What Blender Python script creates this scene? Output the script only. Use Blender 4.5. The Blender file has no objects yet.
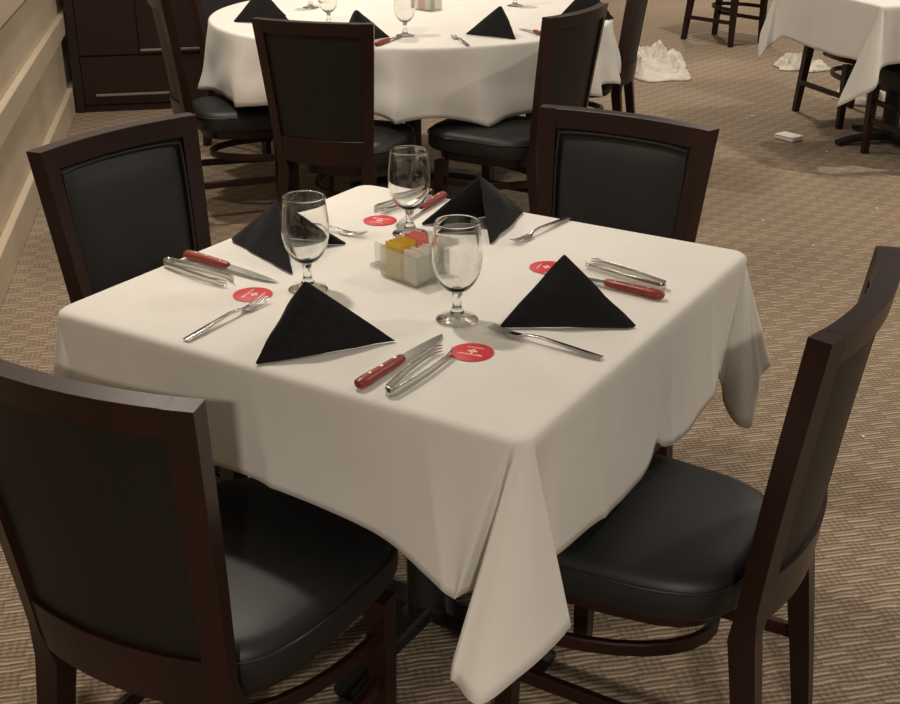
import bpy, math, random
from mathutils import Vector, Matrix, noise
random.seed(7)
PI = math.pi
scene = bpy.context.scene
COL = scene.collection
R = math.radians

# ------------------------------------------------------------------ camera
cam_d = bpy.data.cameras.new('camera')
cam = bpy.data.objects.new('camera', cam_d); COL.objects.link(cam)
cam_d.sensor_fit = 'HORIZONTAL'; cam_d.sensor_width = 36.0
cam_d.lens = 1200.0 / 900.0 * 36.0
cam_d.clip_start = 0.05; cam_d.clip_end = 100
cam.location = (1.1197, -1.7290, 1.5298)
YAW, PITCH = -0.55064, 0.41882
fwd = Vector((math.sin(YAW) * math.cos(PITCH), math.cos(YAW) * math.cos(PITCH), -math.sin(PITCH)))
cam.rotation_euler = fwd.to_track_quat('-Z', 'Y').to_euler()
scene.camera = cam

# ------------------------------------------------------------------ world, lights, exposure
scene.view_settings.view_transform = 'Standard'
scene.view_settings.look = 'None'
scene.view_settings.gamma = 1.0
scene.view_settings.use_curve_mapping = False
scene.view_settings.exposure = -0.25
world = bpy.data.worlds.new('world'); scene.world = world
world.use_nodes = True
bg = world.node_tree.nodes['Background']
bg.inputs['Color'].default_value = (1.0, 0.86, 0.70, 1)
bg.inputs['Strength'].default_value = 0.27

def downlight(x, y, power, z=2.75, size=0.16, spread=150, color=(1.0, 0.89, 0.765)):
    l = bpy.data.lights.new('downlight', 'AREA')
    l.shape = 'DISK'; l.size = size; l.energy = power; l.color = color; l.spread = R(spread)
    o = bpy.data.objects.new('downlight', l); COL.objects.link(o)
    o.location = (x, y, z)
    return o
downlight(-0.95, 0.25, 31)
downlight(1.6, 1.7, 27)
downlight(2.5, -3.7, 215)
downlight(-0.4, -3.4, 32)
downlight(-2.3, -1.3, 60, size=0.5)
downlight(-2.3, 3.2, 34)
downlight(0.9, 4.4, 48)
downlight(-2.35, 1.6, 24)
downlight(3.2, 3.4, 30)
downlight(-1.6, 6.2, 46)
downlight(-3.0, 9.2, 70)

# ------------------------------------------------------------------ materials
def new_mat(name):
    m = bpy.data.materials.new(name); m.use_nodes = True
    nt = m.node_tree
    return m, nt, nt.nodes['Principled BSDF']

def setp(b, color=None, rough=None, metal=None, coat=None, spec=None, sheen=None):
    if color is not None: b.inputs['Base Color'].default_value = (*color, 1)
    if rough is not None: b.inputs['Roughness'].default_value = rough
    if metal is not None: b.inputs['Metallic'].default_value = metal
    if coat is not None: b.inputs['Coat Weight'].default_value = coat
    if spec is not None: b.inputs['Specular IOR Level'].default_value = spec
    if sheen is not None: b.inputs['Sheen Weight'].default_value = sheen

def noise_mat(name, c1, c2, scale, rough, bump=0.0, bscale=None, stretch=(1, 1, 1), metal=0.0, spec=0.5, coat=0.0, detail=4, sheen=0, bdist=0.002):
    m, nt, b = new_mat(name)
    N, L = nt.nodes, nt.links
    tc = N.new('ShaderNodeTexCoord'); mp = N.new('ShaderNodeMapping')
    mp.inputs['Scale'].default_value = stretch
    L.new(tc.outputs['Object'], mp.inputs['Vector'])
    n = N.new('ShaderNodeTexNoise'); n.inputs['Scale'].default_value = scale; n.inputs['Detail'].default_value = detail
    L.new(mp.outputs['Vector'], n.inputs['Vector'])
    cr = N.new('ShaderNodeValToRGB')
    cr.color_ramp.elements[0].position = 0.3; cr.color_ramp.elements[1].position = 0.7
    cr.color_ramp.elements[0].color = (*c1, 1); cr.color_ramp.elements[1].color = (*c2, 1)
    L.new(n.outputs['Fac'], cr.inputs['Fac']); L.new(cr.outputs['Color'], b.inputs['Base Color'])
    setp(b, rough=rough, metal=metal, spec=spec, coat=coat, sheen=sheen)
    if bump:
        n2 = N.new('ShaderNodeTexNoise'); n2.inputs['Scale'].default_value = bscale or scale; n2.inputs['Detail'].default_value = 3
        L.new(mp.outputs['Vector'], n2.inputs['Vector'])
        bp = N.new('ShaderNodeBump'); bp.inputs['Strength'].default_value = bump; bp.inputs['Distance'].default_value = bdist
        L.new(n2.outputs['Fac'], bp.inputs['Height']); L.new(bp.outputs['Normal'], b.inputs['Normal'])
    return m

M = {}
M['wood'] = noise_mat('chair_wood', (0.0125, 0.0038, 0.0029), (0.023, 0.0068, 0.0048), 6, 0.34, 0.1, 60, (1, 1, 0.12), spec=0.35)
M['vinyl'] = noise_mat('black_vinyl', (0.0095, 0.0095, 0.0095), (0.0125, 0.0125, 0.0125), 30, 0.50, 0.10, 420, spec=0.45, bdist=0.001)
M['backvinyl'] = noise_mat('back_panel', (0.0075, 0.0058, 0.0050), (0.0100, 0.0078, 0.0066), 30, 0.5, 0.1, 400, spec=0.35)
M['cloth'] = noise_mat('white_cloth', (0.66, 0.64, 0.595), (0.70, 0.68, 0.635), 5, 0.85, 0.25, 7, sheen=0.1, spec=0.2, bdist=0.006)
M['napkin'] = noise_mat('black_napkin', (0.0115, 0.0112, 0.0115), (0.0155, 0.015, 0.0155), 60, 0.92, 0.25, 900, spec=0.12, sheen=0.05)
M['steel'] = noise_mat('polished_steel', (0.55, 0.54, 0.52), (0.62, 0.61, 0.59), 20, 0.2, metal=1.0)
M['redhandle'] = noise_mat('red_wood_handle', (0.20, 0.022, 0.015), (0.28, 0.038, 0.025), 14, 0.38, 0.1, 80, (0.2, 1, 1))
M['brass'] = noise_mat('rivet_metal', (0.6, 0.5, 0.4), (0.66, 0.56, 0.46), 20, 0.3, metal=1.0)
M['sideboard'] = noise_mat('sideboard_wood', (0.014, 0.0044, 0.0032), (0.024, 0.0072, 0.0048), 5, 0.4, 0.08, 50, (1, 1, 0.1))
M['wall'] = noise_mat('wall_paint', (0.47, 0.39, 0.285), (0.50, 0.415, 0.305), 3, 0.45, 0.06, 40)
M['iron'] = noise_mat('black_iron', (0.006, 0.0055, 0.005), (0.009, 0.008, 0.0075), 30, 0.6, 0.1, 200)
M['linen'] = noise_mat('crumpled_linen', (0.46, 0.42, 0.36), (0.54, 0.50, 0.43), 12, 0.7, 0.8, 22, bdist=0.02)
M['foam'] = noise_mat('white_foam', (0.74, 0.70, 0.62), (0.78, 0.74, 0.66), 25, 0.7, 0.2, 120)
M['yellow'] = noise_mat('yellow_paper', (0.72, 0.46, 0.05), (0.80, 0.54, 0.08), 40, 0.6)
M['pink'] = noise_mat('pink_paper', (0.78, 0.22, 0.20), (0.85, 0.28, 0.25), 40, 0.6)
M['white'] = noise_mat('white_paper', (0.74, 0.70, 0.63), (0.80, 0.76, 0.69), 40, 0.6)
M['red'] = noise_mat('red_card', (0.50, 0.012, 0.020), (0.58, 0.020, 0.028), 40, 0.5)
M['print'] = noise_mat('white_print', (0.75, 0.60, 0.55), (0.80, 0.66, 0.60), 40, 0.6)

def glass_thin(name, tint, rough=0.02, gmin=0.04, gmax=0.75):
    m = bpy.data.materials.new(name); m.use_nodes = True
    nt = m.node_tree; N, L = nt.nodes, nt.links
    for n in list(N): N.remove(n)
    out = N.new('ShaderNodeOutputMaterial'); mix = N.new('ShaderNodeMixShader')
    tr = N.new('ShaderNodeBsdfTransparent'); gl = N.new('ShaderNodeBsdfGlossy')
    tc = N.new('ShaderNodeTexCoord'); nz = N.new('ShaderNodeTexNoise'); nz.inputs['Scale'].default_value = 30
    cr = N.new('ShaderNodeValToRGB')
    cr.color_ramp.elements[0].color = (*[c * 0.98 for c in tint], 1); cr.color_ramp.elements[1].color = (*tint, 1)
    L.new(tc.outputs['Object'], nz.inputs['Vector']); L.new(nz.outputs['Fac'], cr.inputs['Fac']); L.new(cr.outputs['Color'], tr.inputs['Color'])
    gl.inputs['Roughness'].default_value = rough; gl.inputs['Color'].default_value = (0.95, 0.94, 0.90, 1)
    lw = N.new('ShaderNodeLayerWeight'); lw.inputs['Blend'].default_value = 0.28
    mr = N.new('ShaderNodeMapRange')
    mr.inputs['To Min'].default_value = gmin; mr.inputs['To Max'].default_value = gmax
    L.new(lw.outputs['Facing'], mr.inputs['Value'])
    pw = N.new('ShaderNodeMath'); pw.operation = 'POWER'; pw.inputs[1].default_value = 1.6
    L.new(mr.outputs['Result'], pw.inputs[0])
    L.new(pw.outputs[0], mix.inputs['Fac']); L.new(tr.outputs['BSDF'], mix.inputs[1]); L.new(gl.outputs['BSDF'], mix.inputs[2])
    L.new(mix.outputs['Shader'], out.inputs['Surface'])
    return m
M['glass'] = glass_thin('goblet_glass', (0.93, 0.935, 0.92), gmin=0.13, gmax=0.85)
M['caddyglass'] = glass_thin('caddy_glass', (0.86, 0.87, 0.85), 0.05, 0.2, 0.8)
m, nt, b = new_mat('solid_glass'); setp(b, (0.96, 0.97, 0.95), 0.02)
b.inputs['Transmission Weight'].default_value = 1.0; b.inputs['IOR'].default_value = 1.48
nzg = nt.nodes.new('ShaderNodeTexNoise'); nzg.inputs['Scale'].default_value = 40
mrg = nt.nodes.new('ShaderNodeMapRange'); mrg.inputs['To Min'].default_value = 0.0; mrg.inputs['To Max'].default_value = 0.03
nt.links.new(nzg.outputs['Fac'], mrg.inputs['Value']); nt.links.new(mrg.outputs['Result'], b.inputs['Roughness'])
M['solidglass'] = m

def carpet():
    m, nt, b = new_mat('carpet_weave')
    N, L = nt.nodes, nt.links
    def math_(op, a, bb=None, c=None):
        n = N.new('ShaderNodeMath'); n.operation = op
        for i, v in enumerate((a, bb, c)):
            if v is None: continue
            if isinstance(v, (int, float)): n.inputs[i].default_value = v
            else: L.new(v, n.inputs[i])
        return n.outputs[0]
    tc = N.new('ShaderNodeTexCoord'); mp = N.new('ShaderNodeMapping')
    mp.inputs['Rotation'].default_value = (0, 0, R(-43))
    L.new(tc.outputs['Object'], mp.inputs['Vector'])
    # slight wobble of the yarn rows
    nzw = N.new('ShaderNodeTexNoise'); nzw.inputs['Scale'].default_value = 16; nzw.inputs['Detail'].default_value = 2
    L.new(mp.outputs['Vector'], nzw.inputs['Vector'])
    sx = N.new('ShaderNodeSeparateXYZ'); L.new(mp.outputs['Vector'], sx.inputs[0])
    wob = math_('MULTIPLY', math_('SUBTRACT', nzw.outputs['Fac'], 0.5), 0.012)
    u = math_('ADD', sx.outputs[0], wob); v = math_('ADD', sx.outputs[1], wob)
    cu, cv = 0.062, 0.050
    iu = math_('FLOOR', math_('DIVIDE', u, cu)); iv = math_('FLOOR', math_('DIVIDE', v, cv))
    par = math_('FLOORED_MODULO', math_('ADD', iu, iv), 2.0)
    s_u = math_('MULTIPLY_ADD', math_('SINE', math_('MULTIPLY', u, 2 * PI * 4 / cu)), 0.5, 0.5)
    s_v = math_('MULTIPLY_ADD', math_('SINE', math_('MULTIPLY', v, 2 * PI * 4 / cv)), 0.5, 0.5)
    s_v2 = math_('MULTIPLY_ADD', math_('SINE', math_('MULTIPLY', v, 2 * PI * 2 / cv)), 0.5, 0.5)
    bar = math_('ADD', math_('MULTIPLY', s_v, 0.60), math_('MULTIPLY', s_v2, 0.32))
    post = math_('ADD', math_('MULTIPLY', s_u, 0.17), math_('MULTIPLY_ADD', s_v, 0.48, 0.04))
    mixn = N.new('ShaderNodeMix'); mixn.data_type = 'FLOAT'
    L.new(par, mixn.inputs[0]); L.new(bar, mixn.inputs[2]); L.new(post, mixn.inputs[3])
    fib = N.new('ShaderNodeTexNoise'); fib.inputs['Scale'].default_value = 260; fib.inputs['Detail'].default_value = 3
    L.new(mp.outputs['Vector'], fib.inputs['Vector'])
    big = N.new('ShaderNodeTexNoise'); big.inputs['Scale'].default_value = 1.3; big.inputs['Detail'].default_value = 3
    L.new(mp.outputs['Vector'], big.inputs['Vector'])
    h = math_('ADD', mixn.outputs[0], math_('MULTIPLY', math_('SUBTRACT', fib.outputs['Fac'], 0.5), 0.9))
    h = math_('ADD', h, math_('MULTIPLY', math_('SUBTRACT', big.outputs['Fac'], 0.5), 0.3))
    cr = N.new('ShaderNodeValToRGB'); e = cr.color_ramp.elements
    e[0].position = 0.0; e[0].color = (0.112, 0.082, 0.056, 1)
    e[1].position = 1.0; e[1].color = (0.50, 0.40, 0.295, 1)
    mid = e.new(0.45); mid.color = (0.225, 0.171, 0.121, 1)
    L.new(h, cr.inputs['Fac']); L.new(cr.outputs['Color'], b.inputs['Base Color'])
    setp(b, rough=0.95, spec=0.1)
    bp = N.new('ShaderNodeBump'); bp.inputs['Strength'].default_value = 0.6; bp.inputs['Distance'].default_value = 0.004
    L.new(h, bp.inputs['Height']); L.new(bp.outputs['Normal'], b.inputs['Normal'])
    return m
M['carpet'] = carpet()

# ------------------------------------------------------------------ mesh helpers
class MB:
    def __init__(s): s.v = []; s.f = []
    def add(s, vs, fs):
        o = len(s.v); s.v += [tuple(p) for p in vs]; s.f += [tuple(i + o for i in f) for f in fs]; return s
    def box(s, x0, x1, y0, y1, z0, z1, bev=0.0):
        if bev <= 0:
            vs = [(x, y, z) for z in (z0, z1) for y in (y0, y1) for x in (x0, x1)]
            return s.add(vs, [(0, 2, 3, 1), (4, 5, 7, 6), (0, 1, 5, 4), (2, 6, 7, 3), (0, 4, 6, 2), (1, 3, 7, 5)])
        b = min(bev, (x1 - x0) / 2.01, (y1 - y0) / 2.01, (z1 - z0) / 2.01)
        rings = []
        def ring(d, e, z):  # octagon: inset d on flats, corner cut e
            return [(x0 + d + e, y0 + d, z), (x1 - d - e, y0 + d, z), (x1 - d, y0 + d + e, z), (x1 - d, y1 - d - e, z),
                    (x1 - d - e, y1 - d, z), (x0 + d + e, y1 - d, z), (x0 + d, y1 - d - e, z), (x0 + d, y0 + d + e, z)]
        for d, z in ((b, z0), (0, z0 + b), (0, z1 - b), (b, z1)): rings.append(ring(d, b * 0.6, z))
        return s.loft(rings)
    def loft(s, rings, caps=True, closed=True):
        n = len(rings[0]); vs = [p for r in rings for p in r]; fs = []
        for i in range(len(rings) - 1):
            for j in range(n if closed else n - 1):
                k = (j + 1) % n
                fs.append((i * n + j, i * n + k, (i + 1) * n + k, (i + 1) * n + j))
        if caps:
            fs.append(tuple(reversed(range(n)))); fs.append(tuple(range((len(rings) - 1) * n, len(rings) * n)))
        return s.add(vs, fs)
    def tube(s, pts, rad, n=8, caps=True):
        pts = [Vector(p) for p in pts]; rings = []
        rads = rad if isinstance(rad, (list, tuple)) else [rad] * len(pts)
        up = None
        for i, p in enumerate(pts):
            d = (pts[min(i + 1, len(pts) - 1)] - pts[max(i - 1, 0)]).normalized()
            a = Vector((0, 0, 1)) if abs(d.z) < 0.95 else Vector((1, 0, 0))
            if up is not None: a = up
            x = d.cross(a).normalized(); y = x.cross(d).normalized(); up = y
            rings.append([p + (x * math.cos(t) + y * math.sin(t)) * rads[i] for t in [2 * PI * k / n for k in range(n)]])
        return s.loft(rings, caps)
    def closed_tube(s, pts, rad, n=6):
        pts = [Vector(p) for p in pts]; m = len(pts); rings = []
        for i, p in enumerate(pts):
            d = (pts[(i + 1) % m] - pts[i - 1]).normalized()
            a = Vector((0, 0, 1)) if abs(d.z) < 0.8 else Vector((0, 1, 0))
            a = Vector((0.05, 1, 0.1)).normalized()
            x = d.cross(a).normalized(); y = x.cross(d).normalized()
            rings.append([p + (x * math.cos(t) + y * math.sin(t)) * rad for t in [2 * PI * k / n for k in range(n)]])
        rings.append(rings[0])
        return s.loft(rings, False)
    def rsweep(s, pts, w, h, side=None):
        """rectangular section swept along pts; w horizontal, h vertical (lists or numbers)"""
        pts = [Vector(p) for p in pts]; rings = []
        for i, p in enumerate(pts):
            d = (pts[min(i + 1, len(pts) - 1)] - pts[max(i - 1, 0)]).normalized()
            x = d.cross(Vector((0, 0, 1))); x = x.normalized() if x.length > 1e-4 else Vector((1, 0, 0))
            y = x.cross(d).normalized()
            ww = (w[i] if isinstance(w, (list, tuple)) else w) / 2; hh = (h[i] if isinstance(h, (list, tuple)) else h) / 2
            e = min(ww, hh) * 0.35
            rings.append([p + x * a + y * c for a, c in ((-ww + e, -hh), (ww - e, -hh), (ww, -hh + e), (ww, hh - e), (ww - e, hh), (-ww + e, hh), (-ww, hh - e), (-ww, -hh + e))])
        return s.loft(rings)
    def lathe(s, prof, n=32, caps=True):
        rings = [[(r * math.cos(2 * PI * k / n), r * math.sin(2 * PI * k / n), z) for k in range(n)] for r, z in prof]
        return s.loft(rings, caps)
    def build(s, name, mat, parent=None, smooth=True, angle=40):
        me = bpy.data.meshes.new(name); me.from_pydata(s.v, [], s.f); me.update()
        import bmesh
        bm = bmesh.new(); bm.from_mesh(me); bmesh.ops.recalc_face_normals(bm, faces=bm.faces); bm.to_mesh(me); bm.free()
        me.materials.append(mat)
        if smooth:
            me.polygons.foreach_set('use_smooth', [True] * len(me.polygons))
            try: me.set_sharp_from_angle(angle=R(angle))
            except Exception: pass
        o = bpy.data.objects.new(name, me); COL.objects.link(o)
        if parent is not None: o.parent = parent
        return o

def tag(o, label=None, cat=None, group=None, kind=None):
    if label: o['label'] = label
    if cat: o['category'] = cat
    if group: o['group'] = group
    if kind: o['kind'] = kind
    return o
def thing(name, label, cat, loc=(0, 0, 0), rz=0.0, group=None):
    o = bpy.data.objects.new(name, None); COL.objects.link(o); o.empty_display_size = 0.05
    o.location = loc; o.rotation_euler = (0, 0, rz)
    return tag(o, label, cat, group)
def dup(root, loc, rz, label, group=None):
    def cp(o, par):
        c = o.copy(); COL.objects.link(c); c.parent = par
        for ch in [k for k in ALLCH.get(o.name, [])]: cp(ch, c)
        return c
    r = cp(root, None); r.location = loc; r.rotation_euler = (0, 0, rz); r['label'] = label
    if group: r['group'] = group
    return r
ALLCH = {}
def register(root):
    def rec(o):
        ALLCH[o.name] = list(o.children)
        for c in o.children: rec(c)
    rec(root)

# ------------------------------------------------------------------ room
tag(MB().box(-14, 10, -8, 16, -0.08, 0.0).build('floor', M['carpet'], smooth=False), kind='structure')
WA = R(132.8)                       # direction of the left wall
wdir = Vector((math.cos(WA), math.sin(WA), 0)); wn = Vector((math.cos(R(42.8)), math.sin(R(42.8)), 0))
W0 = Vector((-2.266, 0.801, 0))
def wall_piece(name, z0, z1, d0, d1, kind, a0=-4.5, a1=3.4, bev=0.0):
    mb = MB(); mb.box(a0, a1, -d1, -d0, z0, z1, bev)      # local x along the wall, local -y into the room
    o = mb.build(name, M['wall'], smooth=False)
    o.location = W0; o.rotation_euler = (0, 0, WA)
    return tag(o, kind=kind)
wall_piece('wall_left', 0, 2.8, -0.14, -0.028, 'structure')
wall_piece('baseboard_left', 0, 0.14, -0.028, 0.004, 'structure', bev=0.004)
wall_piece('trim_1', 0.435, 0.545, -0.028, 0.004, 'structure', bev=0.005)
wall_piece('trim_2', 0.80, 0.91, -0.028, 0.004, 'structure', bev=0.005)

# ------------------------------------------------------------------ chair
HW0, HW1 = 0.174, 0.211
def hw(z): return HW0 + (HW1 - HW0) * (z - 0.45) / 0.46
def yfront(z):
    t = (z - 0.45) / 0.46
    return -0.214 - 0.058 * (t ** 1.15 if t > 0 else t)
SAG = 0.031
def S(u, z, off=0.0):               # point on the front face of the curved back; off > 0 goes to the rear
    x = u * hw(z); y = yfront(z) - SAG * (1 - u * u)
    dy = 2 * SAG * u / hw(z)        # slope dy/dx
    l = math.hypot(1, dy); nx, ny = dy / l, -1 / l
    return Vector((x + nx * off, y + ny * off, z))
def slab(u0, u1, z0, z1, o0, o1, nu=12, nz=4):
    mb = MB(); rings = []
    e = 0.0012
    for i in range(nu + 1):
        u = u0 + (u1 - u0) * i / nu
        ring = []
        zs = [z0 + (z1 - z0) * k / nz for k in range(nz + 1)]
        zi = [z0, z0 + e] + zs[1:-1] + [z1 - e, z1]
        ring += [S(u, z, o0 + (e if z in (z0, z1) else 0)) for z in zi]
        ring += [S(u, z, o1 - (e if z in (z0, z1) else 0)) for z in reversed(zi)]
        rings.append(ring)
    mb.loft(rings); return mb

def make_chair(label, group):
    t = thing('dining_chair', label, 'chair', group=group)
    # seat cushion
    def outline(ins, n=44):
        pts = []
        for k in range(n):
            a = 2 * PI * k / n; c, s = math.cos(a), math.sin(a)
            p = 2 / 3.6
            x = math.copysign(abs(c) ** p, c); y = math.copysign(abs(s) ** p, s)
            w = 0.203 + 0.018 * y
            yy = y * 0.205 + (y * 0.052 + 0.016 * (1 - x * x) * y if y > 0 else 0)
            pts.append((x * (w - ins), yy * (1 - ins / 0.205), 0))
        return pts
    mb = MB(); rings = []
    for ins, z in ((0.030, 0.378), (0.006, 0.382), (0.0, 0.392), (0.0, 0.428), (0.003, 0.442), (0.011, 0.453), (0.026, 0.460), (0.06, 0.466), (0.11, 0.471), (0.17, 0.474)):
        rings.append([(x, y, z) for x, y, _ in outline(ins)])
    mb.loft(rings); seat = mb.build('seat', M['vinyl'], t, angle=60)
    mb = MB(); mb.closed_tube([(x, y, 0.437) for x, y, _ in outline(-0.001)], 0.003); mb.build('piping', M['vinyl'], seat)
    mb = MB(); mb.loft([[(x, y, z) for x, y, _ in outline(0.035, 24)] for z in (0.345, 0.379)]); mb.build('seat_frame', M['wood'], t)
    # rear legs run up into the stiles
    for s in (-1, 1):
        rings = []
        for z in (0.0, 0.15, 0.30, 0.38):
            k = z / 0.38
            cx = s * (0.176 - 0.016 * k); cy = -0.272 + 0.045 * k ** 1.1; a = 0.0155 + 0.006 * k
            rings.append([Vector((cx - s * a, cy + a, z)), Vector((cx + s * a, cy + a, z)), Vector((cx + s * a, cy - a, z)), Vector((cx - s * a, cy - a, z))])
        for z in (0.44, 0.5, 0.6, 0.7, 0.8, 0.91):
            rings.append([S(s * 0.82, z), S(s, z), S(s, z, 0.036), S(s * 0.82, z, 0.036)])
        mb = MB(); mb.loft(rings); mb.build('rear_leg', M['wood'], t, angle=30)
    slab(-0.83, 0.83, 0.866, 0.91, 0.0, 0.036).build('top_rail', M['wood'], t, angle=30)
    slab(-0.83, 0.83, 0.41, 0.50, 0.004, 0.034).build('lower_rail', M['wood'], t, angle=30)
    slab(-0.83, 0.83, 0.495, 0.87, 0.014, 0.026, nz=6).build('back_panel', M['backvinyl'], t, angle=30)
    # padded front of the back
    nu, nz = 18, 14; mb = MB(); vs = []; fs = []
    ZA, ZB, UA = 0.505, 0.862, 0.808
    for j in range(nz + 1):
        for i in range(nu + 1):
            a, b = 2 * i / nu - 1, 2 * j / nz - 1
            # rounded corners of the pad
            aa = a * math.sqrt(1 - 0.06 * b * b * b * b) ; bb = b * math.sqrt(1 - 0.06 * a ** 4)
            q = 1 - max(abs(a), abs(b)) ** 8
            off = 0.013 - 0.021 * q * (0.55 + 0.45 * (1 - a * a) * (1 - b * b))
            vs.append(S(aa * UA, (ZA + ZB) / 2 + bb * (ZB - ZA) / 2, off))
    for j in range(nz):
        for i in range(nu):
            k = j * (nu + 1) + i; fs.append((k, k + 1, k + nu + 2, k + nu + 1))
    mb.add(vs, fs); pad = mb.build('back_cushion', M['vinyl'], t, angle=60)
    loop = []
    def padpt(a, b):
        aa = a * math.sqrt(1 - 0.06 * b ** 4); bb = b * math.sqrt(1 - 0.06 * a ** 4)
        return S(aa * UA, (ZA + ZB) / 2 + bb * (ZB - ZA) / 2, 0.003)
    n = 14
    loop += [padpt(-0.985 + 1.97 * i / n, 0.985) for i in range(n)] + [padpt(0.985, 0.985 - 1.97 * i / n) for i in range(n)]
    loop += [padpt(0.985 - 1.97 * i / n, -0.985) for i in range(n)] + [padpt(-0.985, -0.985 + 1.97 * i / n) for i in range(n)]
    MB().closed_tube(loop, 0.0035).build('piping', M['vinyl'], pad)
    # front legs and stretchers
    for s in (-1, 1):
        rings = []
        for z in (0.0, 0.34):
            a = 0.0145 + 0.006 * z / 0.34; cx, cy = s * (0.168 + 0.004 * (1 - z / 0.34)), 0.172
            rings.append([(cx - a, cy - a, z), (cx + a, cy - a, z), (cx + a, cy + a, z), (cx - a, cy + a, z)])
        MB().loft(rings).build('front_leg', M['wood'], t, angle=30)
        MB().rsweep([(s * 0.171, 0.150, 0.17), (s * 0.182, -0.240, 0.17)], 0.018, 0.028).build('stretcher', M['wood'], t, angle=30)
    arc = [(0.166 * math.sin(a), 0.160 - 0.295 * math.cos(a), 0.26) for a in [R(-88 + 176 * k / 16) for k in range(17)]]
    MB().rsweep(arc, 0.016, 0.026).build('curved_stretcher', M['wood'], t, angle=30)
    return t

chair = make_chair('dark wood dining chair in the left foreground, back to the camera', 'dining chairs at the square table')
register(chair)
def seat_at(top, facing):           # seat centre from the middle of the top rail's front edge
    f = Vector((math.cos(R(facing)), math.sin(R(facing)), 0))
    return (top[0] + f.x * 0.272, top[1] + f.y * 0.272, 0)
def put(top, facing, label, group): return dup(chair, seat_at(top, facing), R(facing - 90), label, group)
chair.location = seat_at((0.008, -0.822), 94); chair.rotation_euler = (0, 0, R(4))
G1 = 'dining chairs at the square table'
put((0.757, -0.046), 182, 'dark wood dining chair at the right of the table, curved back seen edge-on', G1)
put((0.043, 0.762), 267.7, 'dark wood dining chair behind the table, black padded back facing the camera', G1)
put((-0.816, 0.078), -4.5, 'dark wood dining chair beside the cream wall, shiny black padded back', G1)
G2 = 'dining chairs at the round table'
put((-1.43, 1.56), 104.5, 'dark chair at the round table seen squarely from behind, covering the cloth', G2)
put((-0.80, 2.22), 178, 'dark chair with curved back at the right of the round table', G2)
dup(chair, (-1.37, 3.46, 0), R(194 - 90), 'dark chair behind the curved-back one at the round table, only its slanting post showing', G2)
dup(chair, (-2.20, 2.03, 0), R(50 - 90), 'dark chair at the left of the round table beside the sideboard', G2)
dup(chair, (-2.80, 2.90, 0), R(-8 - 90), 'dark chair behind the round table in front of the sideboard, mostly cut off', G2)
G3 = 'dining chairs in the far right of the room'
dup(chair, (-0.45, 5.06, 0), R(317 - 90), 'dark chair beyond the right-hand table, its legs under the hem', G3)
dup(chair, (0.05, 4.37, 0), R(137 - 90), 'dark chair tucked into the right-hand table at the picture edge', G3)
dup(chair, (-1.90, 7.15, 0), R(-20 - 90), 'far dark chair on the carpet at the top edge, only legs showing', G3)

# ------------------------------------------------------------------ tables and cloths
TZ = 0.76
def catmull(p, q, r, s, t):
    return 0.5 * ((2 * q) + (-p + r) * t + (2 * p - 5 * q + 4 * r - s) * t * t + (-p + 3 * q - 3 * r + s) * t * t * t)

CREASES = [(0, -1, -0.02), (0, -1, 0.30), (0, -1, -0.30), (1, 0, -0.26), (1, 0, 0.05), (1, 0, 0.24), (-1, 0, 0.0), (0, 1, 0.0)]
def square_cloth(name, H, ctrl, label, cat, loc=(0, 0, 0), rz=0.0, seed=0, sub=14, rows=16):
    """ctrl: closed list of (top xy, hem xyz)"""
    tops, hems = [], []
    n = len(ctrl)
    for i in range(n):
        a, b, c, d = [ctrl[(i + k) % n] for k in (-1, 0, 1, 2)]
        for j in range(sub):
            t = j / sub
            tops.append(Vector(b[0]).lerp(Vector(c[0]), t))
            hems.append(catmull(Vector(a[1]), Vector(b[1]), Vector(c[1]), Vector(d[1]), t))
    m = len(tops)
    def inset(p, d):
        x = max(-H + d, min(H - d, p.x)); y = max(-H + d, min(H - d, p.y))
        r = 0.03; cx, cy = abs(x) - (H - d - r), abs(y) - (H - d - r)
        if cx > 0 and cy > 0:
            l = math.hypot(cx, cy)
            if l > r: x = math.copysign(H - d - r + cx / l * r, x); y = math.copysign(H - d - r + cy / l * r, y)
        return Vector((x, y))
    mb = MB(); rings = []
    for d, z in ((0.06, TZ), (0.016, TZ), (0.007, TZ - 0.0015), (0.002, TZ - 0.006), (0.0, TZ - 0.013)):
        rings.append([(*inset(tp, d), z) for tp in tops])
    for k in range(1, rows + 1):
        v = k / rows; ring = []
        for i in range(m):
            tp = inset(tops[i], 0.0); a = Vector((tp.x, tp.y, TZ - 0.013)); b = hems[i]
            p = a.lerp(b, v)
            nv = Vector((tp.x, tp.y, 0)).normalized()
            w = noise.noise(Vector((p.x * 5 + seed, p.y * 5, p.z * 2.2))) * 0.015 * v
            for sx, sy, pos in CREASES:                   # pressed fold lines running down the drop
                q = (tp.x if sy else tp.y) - pos - 0.04 * v
                if (sy and tp.y * sy > H - 0.01) or (sx and tp.x * sx > H - 0.01):
                    w += 0.006 * v ** 0.6 * math.exp(-abs(q) / 0.022)
            w += noise.noise(Vector((p.x * 14, p.y * 14 + seed, p.z * 5))) * 0.003 * v
            p = p + nv * w
            ring.append(tuple(p))
        rings.append(ring)
    mb.loft(rings, caps=False)
    o = len(mb.v) - len(mb.v); mb.f.append(tuple(range(m)))
    ob = mb.build(name, M['cloth'], angle=75)
    md = ob.modifiers.new('thickness', 'SOLIDIFY'); md.thickness = 0.0015; md.offset = -1
    ob.location = loc; ob.rotation_euler = (0, 0, rz)
    return tag(ob, label, cat)

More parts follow.
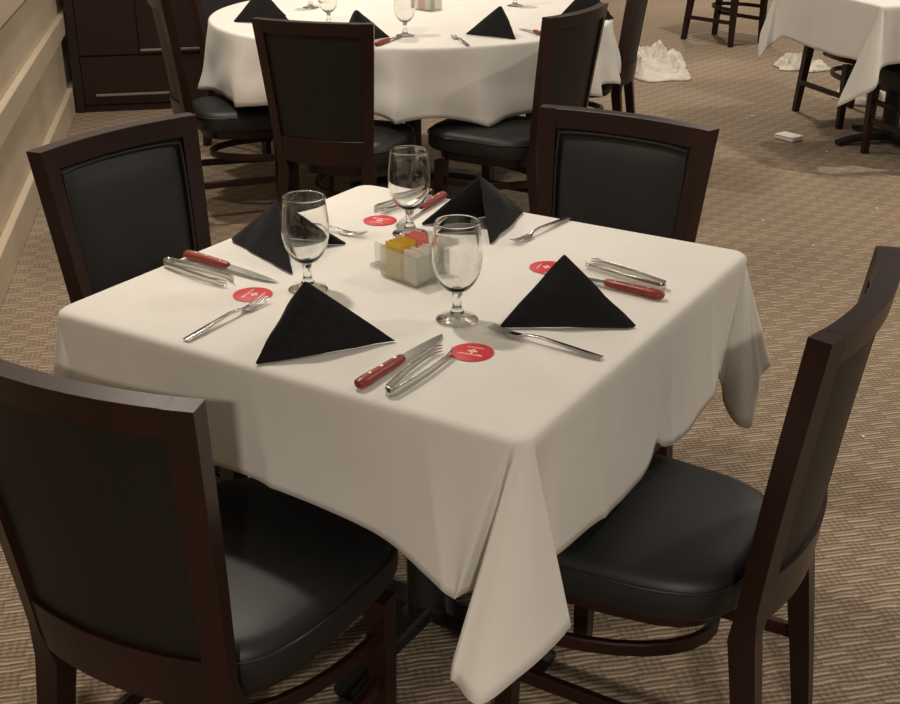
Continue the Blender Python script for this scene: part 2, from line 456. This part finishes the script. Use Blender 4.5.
H = 0.463
def corner_ctrl(cx, cy, pts, tw=0.022):
    """pts: list of (d, t, z) around the corner; d outward diagonal, t counter-clockwise along the rim"""
    d = Vector((cx, cy)).normalized(); t = Vector((-d.y, d.x)); c = Vector((cx, cy)); out = []
    n = len(pts)
    for i, (a, b, z) in enumerate(pts):
        k = (i / (n - 1) - 0.5) * 2
        p = c + d * a + t * b
        # top anchor slides round the rounded corner
        tp = c + t * k * tw
        out.append(((tp.x, tp.y), (p.x, p.y, z)))
    return out
EAR = [(-0.035, -0.060, 0.49), (0.004, -0.090, 0.44), (0.060, -0.030, 0.39), (0.050, 0.030, 0.40), (0.000, 0.080, 0.45), (-0.035, 0.058, 0.49)]
ctrl = []
ctrl += [((x, -H), (x, -H - o, z)) for x, o, z in ((-0.36, 0.012, 0.52), (-0.24, 0.006, 0.552), (-0.10, 0.004, 0.562), (0.0, 0.006, 0.566), (0.12, 0.010, 0.556), (0.24, 0.016, 0.542), (0.31, 0.022, 0.516), (0.36, 0.024, 0.492))]
ctrl += corner_ctrl(H, -H, [(-0.045, -0.085, 0.497), (-0.048, -0.055, 0.495), (0.070, -0.121, 0.466), (0.096, -0.119, 0.458), (0.131, -0.095, 0.450), (0.100, -0.018, 0.468), (0.052, 0.050, 0.480), (0.028, 0.058, 0.490), (-0.050, 0.012, 0.52)], tw=0.045)
ctrl += [((H, y), (H + o, y, z)) for y, o, z in ((-0.36, 0.004, 0.532), (-0.22, 0.008, 0.528), (-0.12, 0.012, 0.517), (-0.02, 0.012, 0.515), (0.03, 0.004, 0.535), (0.07, 0.006, 0.512), (0.17, 0.012, 0.498), (0.235, 0.010, 0.512), (0.32, 0.0, 0.53))]
ctrl += corner_ctrl(H, H, [(-0.085, -0.070, 0.535), (-0.060, -0.045, 0.50), (-0.058, -0.058, 0.465), (-0.044, -0.090, 0.432), (-0.014, -0.098, 0.428), (-0.001, -0.086, 0.475), (0.010, -0.074, 0.525), (0.034, -0.064, 0.545), (0.010, 0.010, 0.52), (-0.035, 0.058, 0.49)])
ctrl += [((x, H), (x, H + 0.010, z)) for x, z in ((0.30, 0.53), (0.1, 0.55), (-0.1, 0.55), (-0.30, 0.53))]
ctrl += corner_ctrl(-H, H, EAR)
ctrl += [((-H, y), (-H - 0.010, y, z)) for y, z in ((0.30, 0.53), (0.1, 0.55), (-0.1, 0.55), (-0.30, 0.53))]
ctrl += corner_ctrl(-H, -H, EAR)
square_cloth('tablecloth', H, ctrl, 'white cloth on the square table in the foreground, one long corner hanging', 'tablecloth')

def pedestal_table(label, loc, rz=0.0, half=None, radius=None, fa=PI / 4):
    t = thing('pedestal_table', label, 'table', loc, rz)
    if half: MB().box(-half, half, -half, half, TZ - 0.035, TZ - 0.004, 0.004).build('table_top', M['iron'], t, angle=30)
    else: MB().lathe([(radius - 0.006, TZ - 0.035), (radius, TZ - 0.03), (radius, TZ - 0.01), (radius - 0.006, TZ - 0.004)], 64).build('table_top', M['iron'], t, angle=30)
    MB().lathe([(0.045, 0.03), (0.038, 0.06), (0.038, TZ - 0.08), (0.10, TZ - 0.05), (0.10, TZ - 0.036)], 20).build('column', M['iron'], t)
    for k in range(4):
        a = PI / 2 * k + fa
        MB().rsweep([(0.02 * math.cos(a), 0.02 * math.sin(a), 0.040), (0.2 * math.cos(a), 0.2 * math.sin(a), 0.030), (0.29 * math.cos(a), 0.29 * math.sin(a), 0.014)], [0.06, 0.05, 0.045], [0.04, 0.03, 0.026]).build('foot', M['iron'], t)
    return t
pedestal_table('square pedestal table under the white cloth in the foreground', (0, 0, 0), 0, half=H - 0.012, fa=0.0)

# right-hand table
ctrl = []
EARS2 = {k: EAR for k in range(4)}
EARS2[3] = [(-0.045, -0.060, 0.48), (0.030, -0.105, 0.36), (0.075, -0.125, 0.31), (0.090, -0.040, 0.36), (0.060, 0.035, 0.41), (-0.045, 0.030, 0.48)]
EARS2[2] = [(-0.035, -0.060, 0.49), (0.030, -0.070, 0.50), (0.065, -0.010, 0.50), (0.040, 0.080, 0.38), (0.000, 0.100, 0.42), (-0.040, 0.070, 0.46)]
for k in range(4):
    c, s = round(math.cos(k * PI / 2)), round(math.sin(k * PI / 2))
    rot = lambda x, y: (x * c - y * s, x * s + y * c)
    for x, z in ((-0.32, 0.50), (-0.15, 0.492), (0.02, 0.49), (0.18, 0.492), (0.33, 0.50)):
        tx = rot(x, -H); hx = rot(x, -H - 0.008); ctrl.append((tx, (*hx, z)))
    cc = rot(H, -H); ctrl += corner_ctrl(cc[0], cc[1], EARS2[k])
RC = Vector((-0.13, 4.0, 0)) + 0.463 * math.sqrt(2) * Vector((math.cos(R(92)), math.sin(R(92)), 0))
square_cloth('tablecloth', H, ctrl, 'white cloth on the square table at the right edge, pointed corner hanging', 'tablecloth', tuple(RC), R(47), seed=5)
pedestal_table('square pedestal table under the white cloth at the right edge', tuple(RC), R(47), half=H - 0.012, fa=0.0)

# round table
RT = Vector((-1.81, 2.725, 0)); RR = 0.865
def round_cloth():
    n, rows = 220, 14; mb = MB(); rings = []
    for r, z in ((RR - 0.06, TZ), (RR - 0.016, TZ), (RR - 0.007, TZ - 0.0015), (RR - 0.002, TZ - 0.006), (RR, TZ - 0.013)):
        rings.append([(r * math.cos(2 * PI * k / n), r * math.sin(2 * PI * k / n), z) for k in range(n)])
    for j in range(1, rows + 1):
        v = j / rows; ring = []
        for k in range(n):
            a = 2 * PI * k / n
            ph = a * 17 + 1.6 * math.sin(a * 2 + 0.5) + 0.8 * math.sin(a * 5)
            w = (1 - abs(math.sin(ph / 2)) ** 0.7) * 1.1 + 0.35 * noise.noise(Vector((math.cos(a) * 4, math.sin(a) * 4, 3.3)))
            r = RR + 0.010 * v + 0.062 * w * v ** 0.9 + 0.022 * v * noise.noise(Vector((math.cos(a) * 8, math.sin(a) * 8, v * 2.0)))
            zh = 0.512 + 0.016 * math.sin(a * 4 + 1) - 0.02 * w
            ring.append((r * math.cos(a), r * math.sin(a), TZ - 0.013 + (zh - TZ + 0.013) * v))
        rings.append(ring)
    mb.loft(rings, caps=False); mb.f.append(tuple(range(n)))
    ob = mb.build('tablecloth', M['cloth'], angle=75)
    md = ob.modifiers.new('thickness', 'SOLIDIFY'); md.thickness = 0.0015; md.offset = -1
    ob.location = RT
    tag(ob, 'white cloth draped in folds over the round table at the back', 'tablecloth')
round_cloth()
pedestal_table('round pedestal table under the draped white cloth at the back', tuple(RT), 0, radius=RR - 0.012)

# ------------------------------------------------------------------ table ware
Z = TZ + 0.0008
def goblet(label, x, y, group, z=Z):
    t = thing('water_goblet', label, 'goblet', (x, y, z), 0, group)
    MB().lathe([(0.001, 0.0), (0.034, 0.0), (0.0355, 0.0015), (0.034, 0.0035), (0.020, 0.0065), (0.013, 0.0095), (0.001, 0.0105)], 32).build('foot', M['solidglass'], t, angle=70)
    MB().lathe([(0.001, 0.0095), (0.0105, 0.010), (0.0125, 0.015), (0.0095, 0.020), (0.0075, 0.026), (0.0072, 0.040), (0.0085, 0.046), (0.0095, 0.050), (0.0005, 0.0503)], 12).build('stem', M['solidglass'], t, angle=70)
    MB().lathe([(0.0008, 0.0505), (0.012, 0.0515), (0.022, 0.058), (0.031, 0.069), (0.0375, 0.083), (0.0415, 0.100), (0.0425, 0.116), (0.0415, 0.135), (0.0390, 0.155), (0.0373, 0.1695), (0.0374, 0.1712), (0.0371, 0.1727), (0.0363, 0.1733), (0.0355, 0.1727), (0.0353, 0.1712), (0.0355, 0.1695), (0.0374, 0.155), (0.0399, 0.135), (0.0409, 0.116), (0.0398, 0.100), (0.0357, 0.084), (0.0290, 0.071), (0.0195, 0.061), (0.010, 0.0565), (0.0008, 0.0555)], 48).build('bowl', M['solidglass'], t, angle=80)
    return t
gp = goblet('clear goblet at the front of the square table, beside the black napkin tent', 0.156, -0.137, 'goblets on the square table'); register(gp)
dup(gp, (-0.143, -0.156, Z), 0.3, 'clear goblet at the left of the square table between two napkins', 'goblets on the square table')
dup(gp, (-0.162, 0.203, Z), 0.7, 'clear goblet at the far corner of the square table, red handle beside it', 'goblets on the square table')
GR = 'goblets on the round table'
dup(gp, (-1.503, 2.211, Z), 0.2, 'clear goblet on the round table nearest its front hem', GR)
dup(gp, (-2.271, 2.615, Z), 0.2, 'clear goblet on the left half of the round table, foot showing', GR)
dup(gp, (-1.907, 2.262, Z), 0.2, 'clear goblet on the round table rising behind the chair back', GR)
dup(gp, (-1.531, 3.144, Z), 0.2, 'clear goblet on the far right of the round table', GR)

def napkin(label, Rp, W1, W2, A, group, z=Z):
    """folded pyramid napkin: ridge foot Rp, wing feet W1, W2 (xy), apex A (xyz)"""
    Rv, a, b, ap = Vector((*Rp, 0)), Vector((*W1, 0)), Vector((*W2, 0)), Vector(A)
    base = (Rv + a + b) / 3
    n, rows = 28, 12; mb = MB(); vs = []; fs = []
    def foot(t):                    # rounded V  a -> R -> b
        k = 0.035
        if t < 0.5 - k: return a.lerp(Rv, t / 0.5)
        if t > 0.5 + k: return Rv.lerp(b, (t - 0.5) / 0.5)
        p, q = a.lerp(Rv, (0.5 - k) / 0.5), Rv.lerp(b, k / 0.5); s = (t - 0.5 + k) / (2 * k)
        c = Rv + (Rv - (p + q) / 2) * 0.35
        return p * (1 - s) ** 2 + c * 2 * s * (1 - s) + q * s * s
    axis = (Rv - (a + b) / 2).normalized()
    for j in range(rows + 1):
        v = j / rows
        v2 = v * 0.985
        for i in range(n + 1):
            t = i / n; f = foot(t)
            p = f.lerp(ap, v2)
            sd = -1 if t < 0.5 else 1
            m_ = abs(t - 0.5) * 2
            side = ((a if sd < 0 else b) - Rv).normalized(); nrm = Vector((side.y, -side.x, 0))
            if nrm.dot(axis) < 0: nrm = -nrm
            bulge = 0.010 * math.sin(PI * v) * math.sin(PI * min(1, m_)) + 0.004 * noise.noise(p * 22)
            p = p + nrm * bulge
            vs.append(p - base)
    for j in range(rows):
        for i in range(n):
            k = j * (n + 1) + i; fs.append((k, k + 1, k + n + 2, k + n + 1))
    mb.add(vs, fs); o = mb.build('napkin', M['napkin'], angle=60)
    md = o.modifiers.new('thickness', 'SOLIDIFY'); md.thickness = 0.006; md.offset = 0
    md2 = o.modifiers.new('bevel', 'BEVEL'); md2.width = 0.0025; md2.segments = 2; md2.limit_method = 'ANGLE'
    o.location = (base.x, base.y, z + 0.002)
    return tag(o, label, 'napkin', group)
GN = 'folded black napkins on the square table'
napkin('black napkin tent at the front left edge of the square table', (-0.014, -0.459), (0.118, -0.268), (-0.055, -0.245), (0.010, -0.352, 0.106), GN)
napkin('black napkin tent at the right edge of the square table covering a red disc', (0.428, -0.014), (0.234, -0.134), (0.214, 0.050), (0.297, -0.031, 0.106), GN)
napkin('black napkin tent at the back edge of the square table, open side towards the goblets', (-0.034, 0.452), (0.010, 0.230), (-0.170, 0.262), (-0.066, 0.318, 0.103), GN)
napkin('black napkin tent at the left of the square table behind a goblet', (-0.444, -0.019), (-0.216, -0.110), (-0.232, 0.079), (-0.322, -0.012, 0.094), GN)
GN2 = 'folded black napkins on the round table'
def gen_napkin(label, x, y, ang, s=1.0):
    d = Vector((math.cos(ang), math.sin(ang))); t = Vector((-d.y, d.x)); c = Vector((x, y))
    r = c + d * 0.11 * s; w1 = c - d * 0.10 * s + t * 0.10 * s; w2 = c - d * 0.10 * s - t * 0.10 * s; a = c
    napkin(label, tuple(r), tuple(w1), tuple(w2), (a.x, a.y, 0.115 * s), GN2)
gen_napkin('black napkin tent at the left edge of the round table', -2.21, 2.21, R(-135), 1.1)
gen_napkin('black napkin tent on the round table peeking over the chair back', -1.60, 2.03, R(-75), 0.95)
gen_napkin('black napkin tent in the open middle right of the round table', -1.19, 2.40, R(-25), 0.95)
gen_napkin('black napkin tent at the far right of the round table behind the curved chair back', -1.10, 2.98, R(15), 1.1)

def knife(label, x, y, ang, group):
    """x,y = middle of the handle end; ang = direction towards the tip"""
    t = thing('steak_knife', label, 'knife', (x, y, Z), ang, group)
    prof = [(0.0, 0.006, 0.005), (0.004, 0.010, 0.0075), (0.02, 0.0115, 0.0085), (0.05, 0.0095, 0.008), (0.085, 0.0095, 0.0078), (0.112, 0.0085, 0.007), (0.116, 0.006, 0.005)]
    rings = [[(px, wy * math.cos(q), 0.009 + hz * math.sin(q)) for q in [2 * PI * k / 12 for k in range(12)]] for px, wy, hz in prof]
    h = MB().loft(rings).build('handle', M['redhandle'], t, angle=50)
    for px in (0.03, 0.06, 0.095):
        MB().add([], []).lathe([(0.0001, 0.0), (0.0032, 0.0), (0.0028, 0.0012), (0.0001, 0.0014)], 10).build('rivet', M['brass'], h).location = (px, 0, 0.0163)
    rings = []
    for px, y0, y1 in ((0.108, -0.008, 0.007), (0.14, -0.0095, 0.0085), (0.18, -0.009, 0.009), (0.21, -0.006, 0.0085), (0.228, -0.001, 0.0075), (0.238, 0.0055, 0.0065)):
        zc = 0.009 - 0.0065 * (px - 0.108) / 0.13
        rings.append([(px, y0, zc), (px, y1, zc - 0.001), (px, y1, zc + 0.001)])
    MB().loft(rings).build('blade', M['steel'], t, angle=30)
    return t
kn = knife('red-handled steak knife at the front edge of the square table', 0.173, -0.446, R(89), 'steak knives on the square table'); register(kn)
GK = 'steak knives on the square table'
dup(kn, (-0.447, -0.143, Z), R(-5), 'red-handled steak knife at the left edge of the square table', GK)
dup(kn, (-0.234, 0.452, Z), R(-84), 'red-handled steak knife at the back of the square table behind the goblet', GK)
dup(kn, (0.417, 0.126, Z), R(176), 'red-handled steak knife at the right edge, blade behind the napkin tent', GK)
GK2 = 'steak knives on the round table'
dup(kn, (-1.975, 2.00, Z), R(105), 'red-handled steak knife beside the leftmost napkin on the round table', GK2)
dup(kn, (-1.463, 1.955, Z), R(99), 'red-handled steak knife on the round table just right of the chair back', GK2)
dup(kn, (-1.01, 2.455, Z), R(145), 'red-handled steak knife on the round table beside the curved chair back', GK2)

def fork(label, x, y, ang, group):
    """x,y = end of the handle, ang towards the tines"""
    t = thing('dinner_fork', label, 'fork', (x, y, Z), ang, group)
    pts = [(0, 0, 0.003), (0.03, 0, 0.0045), (0.07, 0, 0.008), (0.11, 0, 0.011), (0.135, 0, 0.009), (0.146, 0, 0.0055)]
    MB().rsweep(pts, [0.014, 0.015, 0.0105, 0.006, 0.0065, 0.012], [0.0022, 0.0024, 0.0026, 0.0032, 0.003, 0.002]).build('handle', M['steel'], t, angle=50)
    hd = MB().rsweep([(0.144, 0, 0.0058), (0.152, 0, 0.0035), (0.162, 0, 0.0025), (0.170, 0, 0.003)], [0.012, 0.021, 0.0235, 0.0235], [0.002, 0.0018, 0.0018, 0.0018]).build('head', M['steel'], t, angle=50)
    for k in range(4):
        yy = (k - 1.5) * 0.0064
        MB().rsweep([(0.168, yy, 0.003), (0.185, yy, 0.0045), (0.200, yy * 0.95, 0.008), (0.205, yy * 0.95, 0.0095)], [0.0042, 0.0036, 0.0028, 0.0014], 0.0016).build('tine', M['steel'], hd, angle=50)
    return t
fk = fork('steel fork lying in front of the rightmost napkin tent on the square table', 0.432, -0.159, R(177), 'forks on the square table'); register(fk)
GF = 'forks on the square table'
dup(fk, (-0.167, -0.444, Z), R(91), 'steel fork at the front left of the square table, tines on the red disc', GF)
dup(fk, (0.069, 0.455, Z), R(-95), 'steel fork at the back edge of the square table beside the napkin', GF)
dup(fk, (-0.43, 0.128, Z), R(2), 'steel fork half hidden behind the left napkin tent, tines peeking out', GF)
dup(fk, (-1.180, 2.143, Z), R(137), 'steel fork on the front of the round table', 'forks on the round table')

def tongs(label, x, y, ang, group):
    """spring tongs lying on their side; x,y = the bend, ang towards the claws"""
    t = thing('serving_tongs', label, 'tongs', (x, y, Z), ang, group)
    arc = [(0.009 - 0.009 * math.cos(a), 0.009 * math.sin(a), 0.0075) for a in [R(-90 + 180 * k / 12) for k in range(13)]]
    MB().rsweep(arc, 0.0016, 0.015).build('bend', M['steel'], t, angle=60)
    for s in (-1, 1):
        pts = [(0.009, s * 0.009, 0.0075), (0.04, s * 0.0125, 0.0075), (0.09, s * 0.0165, 0.0075), (0.14, s * 0.0165, 0.0075), (0.160, s * 0.0155, 0.0075)]
        arm = MB().rsweep(pts, 0.0016, [0.015, 0.015, 0.013, 0.012, 0.0145]).build('arm', M['steel'], t, angle=50)
        for k in (-1, 0, 1):
            MB().rsweep([(0.158, s * 0.0155, 0.0075 + k * 0.0052), (0.168, s * 0.0140, 0.0075 + k * 0.0052), (0.176, s * 0.008, 0.0075 + k * 0.0048)], [0.0018, 0.0017, 0.001], [0.0042, 0.0036, 0.0016]).build('claw', M['steel'], arm, angle=50)
    return t
tg = tongs('chrome tongs at the front edge of the square table beside the red knife', 0.224, -0.440, R(93), 'tongs on the square table'); register(tg)
GT = 'tongs on the square table'
dup(tg, (-0.449, -0.195, Z), R(-6), 'chrome tongs at the left edge of the square table', GT)
dup(tg, (0.400, 0.174, Z), R(166), 'chrome tongs at the right edge of the square table behind the red handle', GT)
dup(tg, (-0.270, 0.452, Z), R(-98), 'chrome tongs at the far corner of the square table behind the goblet', GT)

def disc(label, x, y, ang, group):
    t = thing('paper_coaster', label, 'coaster', (x, y, TZ + 0.0006), ang, group)
    MB().lathe([(0.0345, 0.0), (0.035, 0.0003), (0.035, 0.0009), (0.0345, 0.0012)], 40).build('card', M['red'], t, angle=40)
    # emblem: small four-lobed badge with a dark eye
    pts = []
    for k in range(32):
        a = 2 * PI * k / 32; r = 0.0056 + 0.0016 * math.cos(4 * a)
        pts.append((r * math.cos(a) * 1.15, r * math.sin(a) + 0.003))
    em = MB().loft([[(p[0], p[1], 0.0012) for p in pts], [(p[0], p[1], 0.0015) for p in pts]]).build('emblem', M['print'], t, smooth=False)
    MB().lathe([(0.0018, 0.0013), (0.0018, 0.0017)], 12).build('eye', M['red'], em).location = (0, 0.003, 0)
    mb = MB(); rnd = random.Random(3)
    x = -0.021
    while x < 0.021:                 # illegible line of lettering below the emblem
        w = rnd.choice((0.0022, 0.003, 0.0035)); h = rnd.choice((0.0042, 0.005, 0.0036)); yy = -0.0125 + 0.10 * 0
        mb.box(x, x + w * 0.35, yy, yy + h, 0.0012, 0.0015); mb.box(x, x + w, yy + h * rnd.choice((0.0, 0.45, 0.8)), yy + h * 0.2 + h * rnd.choice((0.0, 0.45, 0.8)) + 0.001, 0.0012, 0.0015)
        x += w + 0.0014
    x = -0.014
    while x < 0.014:
        w = rnd.choice((0.0015, 0.0022)); mb.box(x, x + w, 0.016, 0.0185, 0.0012, 0.0015); x += w + 0.0012
    mb.build('lettering', M['print'], t, smooth=False)
    return t
dc = disc('round red coaster with white emblem at the tip of the front tongs', 0.246, -0.240, R(10), 'red coasters on the square table'); register(dc)
GD = 'red coasters on the square table'
dup(dc, (-0.211, -0.227, TZ + 0.0006), R(-80), 'round red coaster under the fork tines at the left', GD)
dup(dc, (-0.262, 0.242, TZ + 0.0006), R(-170), 'round red coaster at the far left corner of the square table', GD)
dup(dc, (0.169, 0.170, TZ + 0.0006), R(100), 'round red coaster mostly hidden behind the rightmost napkin tent', GD)

def caddy(label, x, y, rz, gpre):
    t = thing('sugar_caddy', label, 'caddy', (x, y, Z), rz)
    L_, D_, Hh, th = 0.050, 0.040, 0.058, 0.003
    MB().box(-L_, L_, -D_, D_, 0, 0.005, 0.002).build('base', M['caddyglass'], t, angle=30)
    for (x0, x1, y0, y1) in ((-L_, L_, -D_, -D_ + th), (-L_, L_, D_ - th, D_), (-L_, -L_ + th, -D_ + th, D_ - th), (L_ - th, L_, -D_ + th, D_ - th)):
        MB().box(x0, x1, y0, y1, 0.005, Hh, 0.001).build('glass_wall', M['caddyglass'], t, angle=30)
    return t
caddy('small clear sugar caddy in the middle of the square table', -0.015, -0.005, R(-15), 'a')
caddy('small clear sugar caddy on the round table', -1.797, 2.836, R(-15), 'b')
def packet(label, mat, name, cx, cy, rz, lx, ly, group, w=0.042, h=0.056, tilt=0.0):
    th = 0.0026; rings = []
    for z, k in ((0, 0.15), (0.006, 1), (h * 0.5, 1.4), (h - 0.006, 1), (h, 0.15)):
        q = th / 2 * k
        rings.append([(-w / 2, -q * 0.3 + tilt * z, z), (0, -q + tilt * z, z), (w / 2, -q * 0.3 + tilt * z, z), (w / 2, q * 0.3 + tilt * z, z), (0, q + tilt * z, z), (-w / 2, q * 0.3 + tilt * z, z)])
    o = MB().loft(rings).build(name, M[mat], angle=50)
    c, s = math.cos(rz), math.sin(rz)
    o.location = (cx + lx * c - ly * s, cy + lx * s + ly * c, Z + 0.0055); o.rotation_euler = (0, 0, rz)
    return tag(o, label, 'packet', group)
rnd = random.Random(11)
for k in range(9):
    packet('yellow sweetener packet in the front of the clear caddy on the square table', 'yellow', 'sweetener_packet', -0.015, -0.005, R(-15), -0.021 + rnd.uniform(-.002, .002), -0.032 + k * 0.0042, 'yellow packets in the caddy', h=0.062 + rnd.uniform(-.003, .004))
for k in range(6):
    packet('pink sweetener packet in the back of the clear caddy on the square table', 'pink', 'sweetener_packet', -0.015, -0.005, R(-15), -0.015 + rnd.uniform(-.002, .002), 0.009 + k * 0.0042, 'pink packets in the caddy', h=0.068 + rnd.uniform(-.002, .004))
for k in range(13):
    packet('white sugar packet in the right side of the clear caddy on the square table', 'white', 'sugar_packet', -0.015, -0.005, R(-15), 0.025 + rnd.uniform(-.001, .001), -0.031 + k * 0.0049, 'white packets in the caddy', w=0.036, h=0.057 + rnd.uniform(-.003, .004))
for k in range(5):
    packet('pink sweetener packet in the caddy on the round table', 'pink', 'sweetener_packet', -1.797, 2.836, R(-15), -0.02, -0.02 + k * 0.006, 'pink packets on the round table', h=0.07)
for k in range(5):
    packet('white sugar packet in the caddy on the round table', 'white', 'sugar_packet', -1.797, 2.836, R(-15), 0.022, -0.02 + k * 0.006, 'white packets on the round table', w=0.036, h=0.066)
st = thing('card_stand', 'small clear plastic stand behind the left of the sugar caddy', 'stand', (-0.092, 0.008, Z), R(-15))
MB().box(-0.026, 0.026, -0.014, 0.014, 0.0, 0.006, 0.001).build('stand_base', M['caddyglass'], st, angle=30)
MB().box(-0.024, 0.024, -0.0015, 0.0015, 0.006, 0.046, 0.0005).build('plate', M['caddyglass'], st, angle=30)

# ------------------------------------------------------------------ sideboard
SB0 = Vector((-4.03, 3.11, 0))
sb = thing('sideboard', 'dark wood sideboard with long silver handles beside the cream wall', 'sideboard', tuple(SB0), R(42.8))
MB().box(-0.26, 1.0, 0.018, 0.52, 0.0, 0.95, 0.003).build('body', M['sideboard'], sb, angle=30)
MB().box(-0.262, -0.215, -0.004, 0.03, 0.0, 0.95, 0.003).build('corner_post', M['sideboard'], sb, angle=30)
MB().box(-0.29, 1.03, -0.02, 0.54, 0.95, 0.985, 0.005).build('top', M['sideboard'], sb, angle=30)
MB().box(-0.215, 1.0, 0.006, 0.03, 0.0, 0.035, 0.002).build('plinth', M['sideboard'], sb, angle=30)
def front(name, x0, x1, z0, z1, hx0, hx1, hz):
    d = MB().box(x0, x1, 0.0, 0.018, z0, z1, 0.003).build(name, M['sideboard'], sb, angle=30)
    h = MB(); h.rsweep([(hx0, -0.020, hz), (hx1, -0.020, hz)], 0.012, 0.014)
    h.box(hx0 + 0.02, hx0 + 0.03, -0.02, 0.001, hz - 0.004, hz + 0.004); h.box(hx1 - 0.03, hx1 - 0.02, -0.02, 0.001, hz - 0.004, hz + 0.004)
    h.build('handle', M['steel'], d, angle=30); return d
front('drawer', -0.212, 0.997, 0.042, 0.31, -0.145, 0.28, 0.100)
front('door', -0.212, 0.112, 0.316, 0.93, -0.18, 0.08, 0.88)
front('door', 0.118, 0.55, 0.316, 0.93, 0.118 + 0.005, 0.46, 0.342)
front('door', 0.556, 0.997, 0.316, 0.93, 0.58, 0.92, 0.342)

# ------------------------------------------------------------------ things on the carpet
def crumple(name, label, x, y, rx, ry, hgt, rz, seed, cat):
    n = 46; mb = MB(); vs = []; fs = []
    for j in range(n + 1):
        for i in range(n + 1):
            a, b = 2 * i / n - 1, 2 * j / n - 1
            ang = math.atan2(b, a); m_ = max(abs(a), abs(b)); rr = m_ * (0.78 + 0.42 * noise.noise(Vector((math.cos(ang) * 1.6, math.sin(ang) * 1.6, seed))))
            px, py = rr * math.cos(ang) * rx, rr * math.sin(ang) * ry
            nz = noise.ridged_multi_fractal(Vector((a * 2.3 + seed, b * 2.3, seed)), 0.9, 2.1, 3, 1.0, 2.0) * 0.33
            fold = abs(noise.noise(Vector((a * 1.6 + b * 0.8, b * 2.6 - a, seed * 2)))) + 0.40 * abs(noise.noise(Vector((a * 4.2 + b, b * 5.5, seed)))) + 0.2 * abs(noise.noise(Vector((a * 9, b * 11, seed))))
            z = hgt * (1 - m_ ** 2.5) * (0.15 + 0.35 * min(1.2, nz) + 1.1 * fold) + 0.004 + 0.02 * fold * (1 - m_ ** 6)
            vs.append((px, py, max(0.003, z)))
    for j in range(n):
        for i in range(n):
            k = j * (n + 1) + i; fs.append((k, k + 1, k + n + 2, k + n + 1))
    mb.add(vs, fs); o = mb.build(name, M['linen'], angle=35)
    md = o.modifiers.new('thickness', 'SOLIDIFY'); md.thickness = 0.002; md.offset = -1
    o.location = (x, y, 0.001); o.rotation_euler = (0, 0, rz)
    return tag(o, label, cat)
crumple('crumpled_linen', 'large heap of crumpled white linen on the carpet behind the round table', -2.02, 5.90, 0.40, 0.60, 0.12, R(25), 1.3, 'linen')
crumple('crumpled_linen', 'small crumpled white linen on the carpet seen below the left corner of the right-hand cloth', -1.15, 6.42, 0.22, 0.25, 0.08, R(10), 4.1, 'linen')
crumple('crumpled_linen', 'crumpled white linen on the carpet under the right-hand table', -0.45, 5.62, 0.34, 0.20, 0.09, R(30), 7.7, 'linen')
o = MB().box(-0.058, 0.058, -0.04, 0.04, 0, 0.020, 0.004).build('foam_box', M['foam'], angle=30)
MB().box(-0.061, 0.061, -0.043, 0.043, 0.0202, 0.026, 0.003).build('lid', M['foam'], o, angle=30)
o.location = (-0.60, 4.44, 0.0005); o.rotation_euler = (0, 0, R(-22)); tag(o, 'small white flat box lying on the carpet before the right-hand table', 'box')
for i, (x, y) in enumerate(((-0.94, 4.78), (-0.93, 4.84), (-0.90, 5.0), (-0.27, 3.02), (0.09, 3.44), (0.0, 2.81), (-0.36, 4.29), (0.57, 1.30))):
    rr = 0.0045 if i != 1 else 0.008
    mb = MB(); rings = []
    for q, z in ((0.5, 0), (1.0, 0.35), (0.85, 0.8), (0.3, 1.1)):
        rings.append([(rr * q * math.cos(2 * PI * k / 7) * (1 + 0.35 * noise.noise(Vector((k, i * 3.1, z)))), rr * q * math.sin(2 * PI * k / 7), rr * z) for k in range(7)])
    o = mb.loft(rings).build('crumb', M['foam']); o.location = (x, y, 0.0005)
    tag(o, 'tiny white crumb dropped on the brown carpet', 'crumb', 'crumbs on the carpet')
